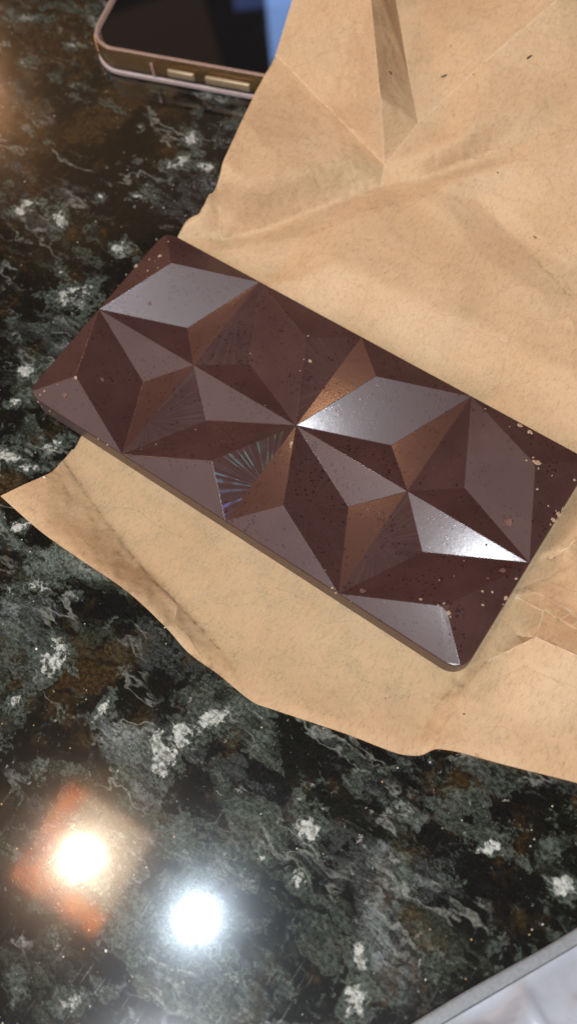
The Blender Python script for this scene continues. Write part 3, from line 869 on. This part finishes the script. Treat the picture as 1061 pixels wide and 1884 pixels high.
# ------------------------------------------------------------------ crumbs
crumb_pale = plain('bloomed_chocolate_crumb', (0.36, 0.235, 0.15), 0.8)
crumb_red = plain('reddish_chocolate_flake', (0.13, 0.058, 0.042), 0.7)
crumb_dark = plain('dark_chocolate_sliver', (0.045, 0.018, 0.012), 0.6)
bit_white = plain('white_speck', (0.75, 0.72, 0.66), 0.7)
PX = 0.23 / FPX
def crumb(name, x, y, size, mat, tree, aspect=1.0, ang=0.0, flat=0.45, label='', cat='crumb', group=None):
    d = ray_of(x, y)
    if tree is None:
        p, nrm = at(x, y, 0), Vector((0, 0, 1))
    else:
        p, nrm, _, _ = tree.ray_cast(CAM, d)
        if p is None:
            return
        if nrm.dot(d) > 0:
            nrm = -nrm
    bm = bmesh.new()
    bmesh.ops.create_icosphere(bm, subdivisions=2, radius=1)
    off = Vector((rnd.random() * 50, rnd.random() * 50, rnd.random() * 50))
    for v in bm.verts:
        v.co *= 1 + 0.75 * noise.noise(v.co * 1.6 + off) + 0.45 * noise.noise(v.co * 4 + off)
    s = size * 0.5 * PX * (0.92 if size > 6 else 0.78)
    q = nrm.to_track_quat('Z', 'Y').to_matrix().to_4x4()
    mt = Matrix.Rotation(radians(ang), 4, 'Z') @ Matrix.Diagonal((s * aspect, s / max(1, aspect ** .5), s * flat, 1))
    bmesh.ops.transform(bm, matrix=mt, verts=bm.verts)
    o = from_bm(name, bm, mat)
    o.matrix_world = Matrix.Translation(p + nrm * s * flat * 0.45) @ q
    tag(o, label, cat, group)

BIG = [  # larger flakes, each with its own words
 (935,961,13,'r','jagged reddish chocolate flake on the right rhombus facet near the bar corner'),
 (924,1050,11,'r','reddish brown flake on the front right facet just above the seam line'),
 (897,1064,6,'r','small red brown flake left of the larger flake by the seam line'),
 (894,1002,5,'r','tiny red flake on the bright silvery triangular facet'),
 (956,783,9,'p','pale chocolate shaving on the upper right rim, left of its twin'),
 (974,795,10,'p','pale chocolate shaving on the upper right rim, right of its twin'),
 (986,851,12,'p','large pale crumb sitting on the broken right peak of the bar'),
 (1034,936,8,'p','uppermost pale crumb of the cluster at the bar right edge'),
 (1026,946,8,'p','middle pale crumb of the cluster at the bar right edge'),
 (1017,956,8,'p','lowest pale crumb of the cluster at the bar right edge'),
 (536,816,8,'p','pale crumb on the ridge just below the bar centre'),
 (188,698,7,'r','reddish crumb alone on the big left rhombus facet'),
 (119,727,10,'r','reddish flake on the bottom left corner facet'),
 (140,695,7,'p','pale crumb on the lower left peak of the bar'),
 (294,471,9,'p','pale crumb on the left end rim near the top corner'),
 (251,489,10,'p','pale crumb on the outer edge of the left end rim'),
 (275,558,8,'r','reddish flake on the bright pale rhombus facet at the left end'),
 (570,664,7,'p','pale crumb right of the upper middle peak'),
 (667,1087,11,'r','red brown flake near the front edge left of the chipped peak'),
 (825,1128,8,'p','pale crumb on the chipped front right peak'),
 (930,1100,8,'p','pale crumb near the front right outer edge of the bar'),
 (774,1103,6,'p','pale crumb in the middle of the front right rhombus'),
]
for x, y, s, k, lab in BIG:
    crumb('chocolate_flake' if k == 'r' else 'chocolate_crumb', x, y, s, crumb_red if k == 'r' else crumb_pale, bar_tree, rnd.uniform(.9, 1.4), rnd.uniform(0, 180), 0.35, lab,
          'flake' if k == 'r' else 'crumb')
SMALL = [(887,1113,5),(887,1088,5),(905,1089,5),(949,1065,6),(808,1067,2.5),(806,1114,4),(815,1111,4),(853,1032,2.5),(897,745,5),(892,752,4),(937,785,3.5),(980,842,5),(968,847,4),(987,900,6),
 (1008,931,4),(1056,883,6),(1015,875,3),(535,823,5),(487,746,3),(360,790,3),(82,719,5),(74,726,4),(71,739,6),(92,756,5),(106,707,2.5),(287,817,3),(260,827,2.5),(181,807,4),(198,818,4),
 (275,477,4.5),(272,498,5),(310,444,4),(290,492,4),(220,519,2.5),(566,618,5),(552,682,3),(559,661,3),(460,650,2.5),(477,517,5),(808,1068,3),(817,1110,4),(618,1091,6),(611,1082,5),(645,1107,3),(598,1049,2.5),
 (285,480,3),(240,500,3),(990,862,4),(1022,940,3),(1030,952,3),(1012,965,4),(940,1095,4),(925,1112,3),(835,1060,2),(77,748,4),(99,762,3),(812,1119,4),(828,1135,4)]
LONE = {(535,823): 'tiny pale crumb just under the larger crumb below the bar centre', (487,746): 'lone pinhead crumb on the dark facet left of the bar centre',
        (360,790): 'lone pinhead crumb on the dark rhombus nearest the rainbow rays', (460,650): 'lone pinhead crumb beside the upper left ray marks',
        (477,517): 'tiny crumb at the tip of the bright left rhombus on the far edge'}
def crumb_place(x, y):
    if x < 330 and y < 565:
        return 'the left end rim below the bar top corner'
    if x < 130:
        return 'the bar bottom left corner'
    if x < 330:
        return 'the front edge near the bar bottom left corner'
    if 540 < x < 585 and y < 700:
        return 'the facets by the upper middle peak'
    if x < 660:
        return 'the foot of the front middle edge'
    if x > 880 and y < 858:
        return 'the far rim left of the broken right peak'
    if x > 980:
        return 'the right end edge of the bar'
    return 'the front right corner facets of the bar'
for x, y, s in SMALL:
    if (x, y) in LONE:
        lab, grp = LONE[(x, y)], None
    else:
        pl = crumb_place(x, y)
        lab, grp = 'pinhead sized pale crumb on ' + pl, 'pinhead crumbs on ' + pl
    crumb('tiny_crumb', x, y, s, crumb_pale, bar_tree, rnd.uniform(.9, 1.3), rnd.uniform(0, 180), 0.5, lab, 'crumb', grp)
PAPER_BITS = [
 (915,317,6,1.1,20,'dark round chocolate crumb alone on the upper paper near the right crease'),
 (817,139,9,2.2,75,'upright dark chocolate sliver on the paper just right of the pleat'),
 (829,84,5,1.3,120,'small dark crumb on the paper above the upright sliver'),
 (973,104,9,2.2,35,'slanted dark chocolate sliver on the paper near the top right corner'),
 (871,136,5,1.4,30,'small brown crumb on the paper left of the slanted sliver'),
 (718,133,8,2.0,110,'faint brown sliver lying in the shaded paper pleat'),
 (984,436,6,2.2,10,'thin dark sliver on the smooth paper at right, below the creases'),
 (708,502,4,1.0,0,'tiny dark speck on the bright paper above the bar'),
 (853,1314,6,1.2,40,'red brown crumb on the paper in front of the bar'),
 (709,1285,4,1.0,0,'tiny dark speck on the paper below the bar front edge'),
]
for x, y, s, a, g, lab in PAPER_BITS:
    crumb('chocolate_sliver' if a > 1.9 else 'chocolate_crumb', x, y, s * 0.75, crumb_red if x == 853 else crumb_dark, paper_tree, a, g, 0.4, lab, 'sliver' if a > 1.9 else 'crumb')
crumb('paper_crumb', 82, 878, 6, bit_white, paper_tree, 1.2, 10, 0.5, 'cream coloured crumb on the left edge of the folded paper flap', 'crumb')
crumb('white_speck', 67, 1194, 5, bit_white, None, 1.1, 0, 0.4, 'white speck on the granite left of the paper flap', 'speck')
crumb('white_speck', 195, 1750, 5, bit_white, None, 1.1, 60, 0.4, 'white speck on the granite near the lamp reflections', 'speck')
